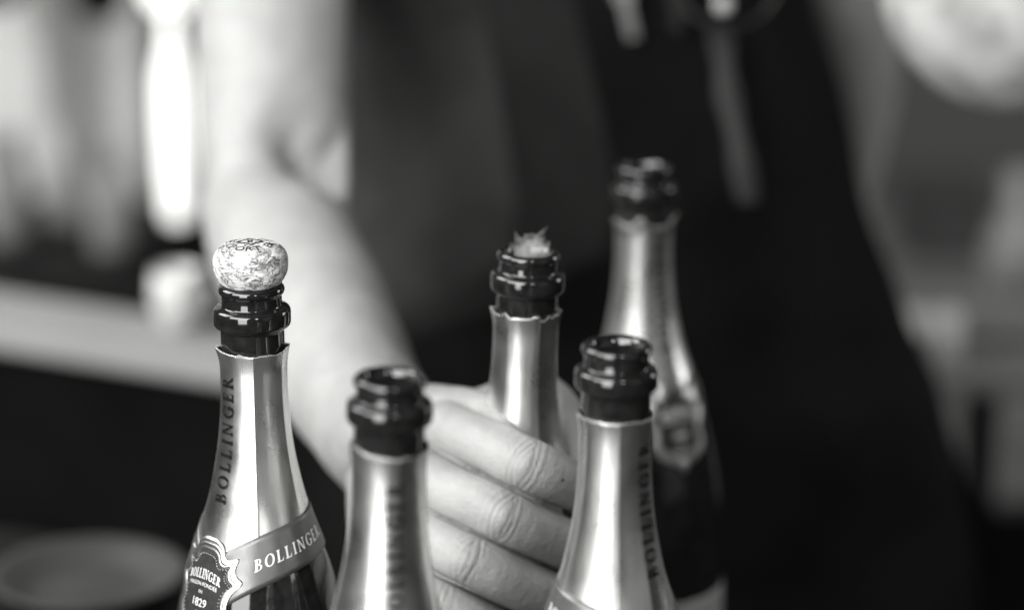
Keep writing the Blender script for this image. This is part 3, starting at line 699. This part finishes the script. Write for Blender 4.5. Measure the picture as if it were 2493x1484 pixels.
# front edge line passes through picture points (0,855) and (520,935)
e0 = P(0, 858, 2.06)
org = e0 - ex*0.5
obox('counter_top', org, 0.86, 0.068, e0.z, e0.z+0.028, M['counter'], cnt)
obox('counter_front', org+ey*0.015, 0.84, 0.05, FLOOR+0.0, e0.z-0.001, M['dark'], cnt)
CT = e0.z+0.028
def on_counter(px, py0=700):
    # point on counter top plane seen at (px,py)
    for d in np.linspace(1.6, 3.2, 800):
        p = P(px, py0, d)
        if p.z <= CT: return p
    return p
p = on_counter(436, 800)
cup = thing('white_cup', 'small round white cup standing on the pale counter', 'cup', (p.x, p.y, CT))
lathe_obj('cup_body', [(0, .0), (.011, .0), (.014, .003), (.0185, .014), (.0205, .028), (.0185, .046), (.0175, .046), (.0190, .028), (.016, .014), (0, .006)], M['white'], cup, 48)
V, F = [], []
tube(V, F, [Vector((.0165+.011*math.sin(a), 0, .024+.011*math.cos(a))) for a in np.linspace(0.2, 2.9, 14)], [.0022]*14, 8); raw('cup_handle', V, F, M['white'], cup)
# back table with lamp and jars
bt = thing('back_table', 'low dark table carrying the lamp and grey jars behind the counter', 'table', (-0.7, 2.72, FLOOR))
BTZ = -0.10
box('table_top', (-0.55, -0.16, BTZ-FLOOR-0.03), (0.42, 0.22, BTZ-FLOOR), M['table'], bt)
for sx in (-.5, .37):
    for sy in (-.12, .17): box('leg', (sx-.02, sy-.02, 0), (sx+.02, sy+.02, BTZ-FLOOR-.029), M['table'], bt)
def stand(px, d):
    # a spot on the back table at depth d, picture column px
    p = P(px, 600, d); return Vector((p.x, 2.70+(d-2.6), BTZ))
def zpx(py, Y):
    # height of the point seen at row py standing at world Y
    k = (py-742)/FPX; d = Y/(CS-k*SN); return CAMZ-d*(SN+k*CS)
LY = 2.66
lx = (424-1246.5)/FPX*(LY/0.98)
lamp = thing('table_lamp', 'slender lit white lamp with a round globe on top and dark base', 'lamp', (lx, LY, BTZ))
z0 = [zpx(y, LY)-BTZ for y in (610, 545, 515, 420, 300, 180, 110, 30, -40, -100)]
S = LY/CS/FPX
lathe_obj('lamp_base', [(0, 0), (.05, 0), (.05, .01), (.024, .02), (.022, z0[1]-.004), (.016, z0[1]+.002), (0, z0[1]+.002)], M['dark'], lamp, 48)
lathe_obj('lamp_body', [(0, z0[1]), (26*S, z0[1]+.004), (30*S, z0[2]), (34*S, z0[3]), (38*S, z0[4]), (35*S, z0[5]), (18*S, z0[6]), (14*S, z0[7]-.004), (0, z0[7])], M['lit'], lamp, 48)
c_ = z0[8]; r_ = 62*S
lathe_obj('lamp_globe', [(r_*math.sin(a) if 0 < i < 16 else 0, c_-.004+r_*-math.cos(a)) for i, a in enumerate(np.linspace(0, math.pi, 17))], M['lit'], lamp, 48)
def jar(px, Y, top, hw, label, m, neck=0.55):
    x = (px-1246.5)/FPX*(Y/CS); S_ = Y/CS/FPX; zt = zpx(top, Y)-BTZ
    j = thing('stoneware_jar', label, 'jar', (x, Y, BTZ), 0, 'jars on the back table')
    r = hw*S_
    lathe_obj('jar_body', [(0, 0), (r*.9, 0), (r, .01), (r, zt*.55), (r*.92, zt*.68), (r*neck, zt*.82), (r*neck, zt*.97), (r*neck*1.1, zt), (r*neck*.9, zt), (r*neck*.85, zt*.8), (0, zt*.75)], m, j, 48)
jar(30, 2.74, 330, 62, 'wide grey jar on the back table farthest from the lamp', M['jar'], .7)
M['jar2'] = mat('pale stoneware', 0.34, rough=0.6, nscale=6, namt=0.1)
jar(165, 2.82, 300, 44, 'paler slim jar on the back table between two darker jars', M['jar2'], .6)
jar(283, 2.70, 370, 56, 'grey jar on the back table beside the slender lamp', M['jar'], .6)
# curtain
V = []; nx, nz = 150, 8
for i in range(nz):
    z = -0.5+i/(nz-1)*1.7
    for j in range(nx):
        x = -1.35+j/(nx-1)*0.915; y = 3.15+0.035*math.sin(x*37+1.2)+0.02*math.sin(x*71+z*.6)
        V.append((x, y, z))
o = raw('curtain', V, grid_faces(nz, nx), M['curtain']); md = o.modifiers.new('s', 'SOLIDIFY'); md.thickness = .004
tag(o, 'pale folded curtain hanging against the back wall behind the lamp', 'curtain')
for px, py, r, lab in ((10, 20, .045, 'dark rounded pendant shade hanging before the curtain folds, away from lamp'), (275, 55, .03, 'small dark pendant shade hanging between the curtain and the lamp')):
    Y = 2.95; z = zpx(py, Y); x = (px-1246.5)/FPX*(Y/CS)
    pd = thing('pendant_shade', lab, 'pendant lamp', (x, Y, z), 0, 'dark pendants before the curtain')
    lathe_obj('shade', [(0, .01), (r*.6, .004), (r, .02), (r*.95, .05), (r*.6, .085), (r*.2, .10), (0, .102)], M['dark'], pd, 40)
    V, F = [], []; tube(V, F, [Vector((0, 0, .1)), Vector((0, 0, .5)), Vector((0, 0, 1.2))], [.003]*3, 8); raw('cord', V, F, M['dark'], pd)

# round dish on the table, left
dx = P(228, 1392, 1.62)
dish = thing('round_dish', 'blurred dark grey round dish with raised rim on the table', 'dish', (-0.257, 1.512, 0.0))
lathe_obj('dish_body', [(0, .0), (.034, .0), (.038, .003), (.052, .020), (.0555, .0235), (.0545, .0255), (.049, .0225), (.036, .0085), (.033, .007), (.018, .0075), (0, .009)], M['dish'], dish, 80).scale = (1.08, 1.08, 0.65)

# ------------------------------------------------------------------ background, right: cabinet, box, jug, hanging shade, glasses
CY = 2.55
cabz = zpx(770, CY)
cab = thing('back_cabinet', 'grey low cabinet behind the person on the side away from the arm', 'cabinet', (0.62, CY, FLOOR))
box('cabinet_body', (-0.34, 0, 0.08), (0.5, 0.42, cabz-FLOOR-.022), M['cabinet'], cab)
box('cabinet_top', (-0.355, -0.012, cabz-FLOOR-.0215), (0.515, 0.43, cabz-FLOOR), M['cabinet'], cab)
zb = zpx(1215, CY)-FLOOR
box('plinth', (-0.33, 0.02, 0), (0.49, 0.40, 0.08), M['dark'], cab, 0)
for x0 in (-.335, -.06, .215):
    dr = box('door', (x0, -0.010, zb), (x0+.268, -0.0005, cabz-FLOOR-.03), M['cabinet'], cab)
    V, F = lathe([(0, -.006), (.006, -.004), (.006, .004), (0, .006)], 16); h_ = raw('door_knob', V, F, M['steel'], dr); h_.location = (x0+.24, -.016, cabz-FLOOR-.12)
box('drawer_panel', (-0.335, -0.008, 0.09), (0.49, -0.0005, zb-.01), M['dark'], cab)
Yb = CY+.27; x = (2280-1246.5)/FPX*(Yb/CS); hw_ = 100*Yb/CS/FPX
bxo = thing('dark_box', 'dark square box standing on the back cabinet beside the pale jug', 'box', (x, Yb, cabz))
M['boxp'] = mat('charcoal box board', 0.03, rough=0.8)
box('box_body', (-hw_, -.05, 0), (hw_, .06, zpx(440, Yb)-cabz-.012), M['boxp'], bxo)
box('lid', (-hw_-.003, -.053, zpx(440, Yb)-cabz-.0115), (hw_+.003, .063, zpx(440, Yb)-cabz), M['boxp'], bxo)
Yw = CY+.11; S_ = Yw/CS/FPX; vz = zpx(420, Yw)-cabz
vase = thing('pale_jug', 'pale slim jug standing on the back cabinet beside the dark box', 'jug', ((2470-1246.5)*S_, Yw, cabz))
M['jug'] = mat('pale jug glaze', 0.20, rough=0.5, nscale=14, namt=0.2)
lathe_obj('jug_body', [(0, 0), (.030, 0), (.034, .008), (.035, vz*.35), (.026, vz*.55), (.014, vz*.75), (.017, vz), (.014, vz), (.011, vz*.76), (0, vz*.6)], M['jug'], vase, 48)
V, F = [], []
tube(V, F, [Vector((.015+.028*math.sin(a), 0, vz*.62+vz*.25*math.cos(a))) for a in np.linspace(.2, 2.9, 14)], [.004]*14, 8); raw('jug_handle', V, F, M['jug'], vase)
pc = P(2485, -62, 1.56); Rb = 342*1.56/FPX
pend = thing('bowl_pendant', 'large pale mottled bowl-shaped lampshade hanging beside the person in apron', 'lampshade', pc)
pb = [(0, -Rb)]+[(Rb*math.sin(a), -Rb*math.cos(a)) for a in np.linspace(.06, 1.62, 26)]
pb += [(Rb+.004, .008), (Rb-.002, .010)]+[((Rb-.004)*math.sin(a), -(Rb-.004)*math.cos(a)) for a in np.linspace(1.6, .06, 18)]+[(0, -Rb+.004)]
V, F = lathe(pb, 96)
V = [Vector(v)*(1+0.012*mnoise.noise(Vector(v)*22)) for v in V]
raw('shade_bowl', V, F, M['pewter'], pend)
for k in range(3):
    a = R(30+120*k); V, F = [], []
    tube(V, F, [Vector((Rb*.99*math.sin(a), -Rb*.99*math.cos(a), .004)), Vector((Rb*.5*math.sin(a), -Rb*.5*math.cos(a), .15)), Vector((0, 0, .30))], [.0016]*3, 8); raw('suspension_cord', V, F, M['dark'], pend)
V, F = [], []; tube(V, F, [Vector((0, 0, .295)), Vector((0, 0, .6)), Vector((0, 0, 1.2))], [.003]*3, 8); raw('cord', V, F, M['dark'], pend)
for i, (px, hgt, lab) in enumerate(((2222, 130, 'frosted tumbler on the edge of the back cabinet, nearest the apron'), (2306, 110, 'second frosted tumbler from the apron on the back cabinet'))):
    Yg = CY-.30; S_ = Yg/CS/FPX; x = (px-1246.5)*S_; zt = zpx(760, Yg); zz = zpx(760+hgt, Yg)
    # stands on a small side stand in front of the cabinet
    if i == 0:
        st = thing('side_stand', 'small grey stand carrying two frosted tumblers before the cabinet', 'stand', (x+.018, Yg, FLOOR))
        box('stand_top', (-.06, -.04, zz-FLOOR-.015), (.16, .06, zz-FLOOR-.0), M['cabinet'], st)
        box('stand_post', (.035, -.01, 0.012), (.06, .02, zz-FLOOR-.014), M['dark'], st); box('stand_base', (-.05, -.05, 0), (.14, .09, .0125), M['dark'], st)
        SZ = zz
    g = thing('tumbler', lab, 'glass', (x, Yg, SZ), 0, 'frosted tumblers')
    lathe_obj('tumbler_body', [(0, 0), (.010, 0), (.0125, .003), (.014, zt-SZ), (.0125, zt-SZ), (.011, .006), (0, .005)], M['frost'], g, 40)
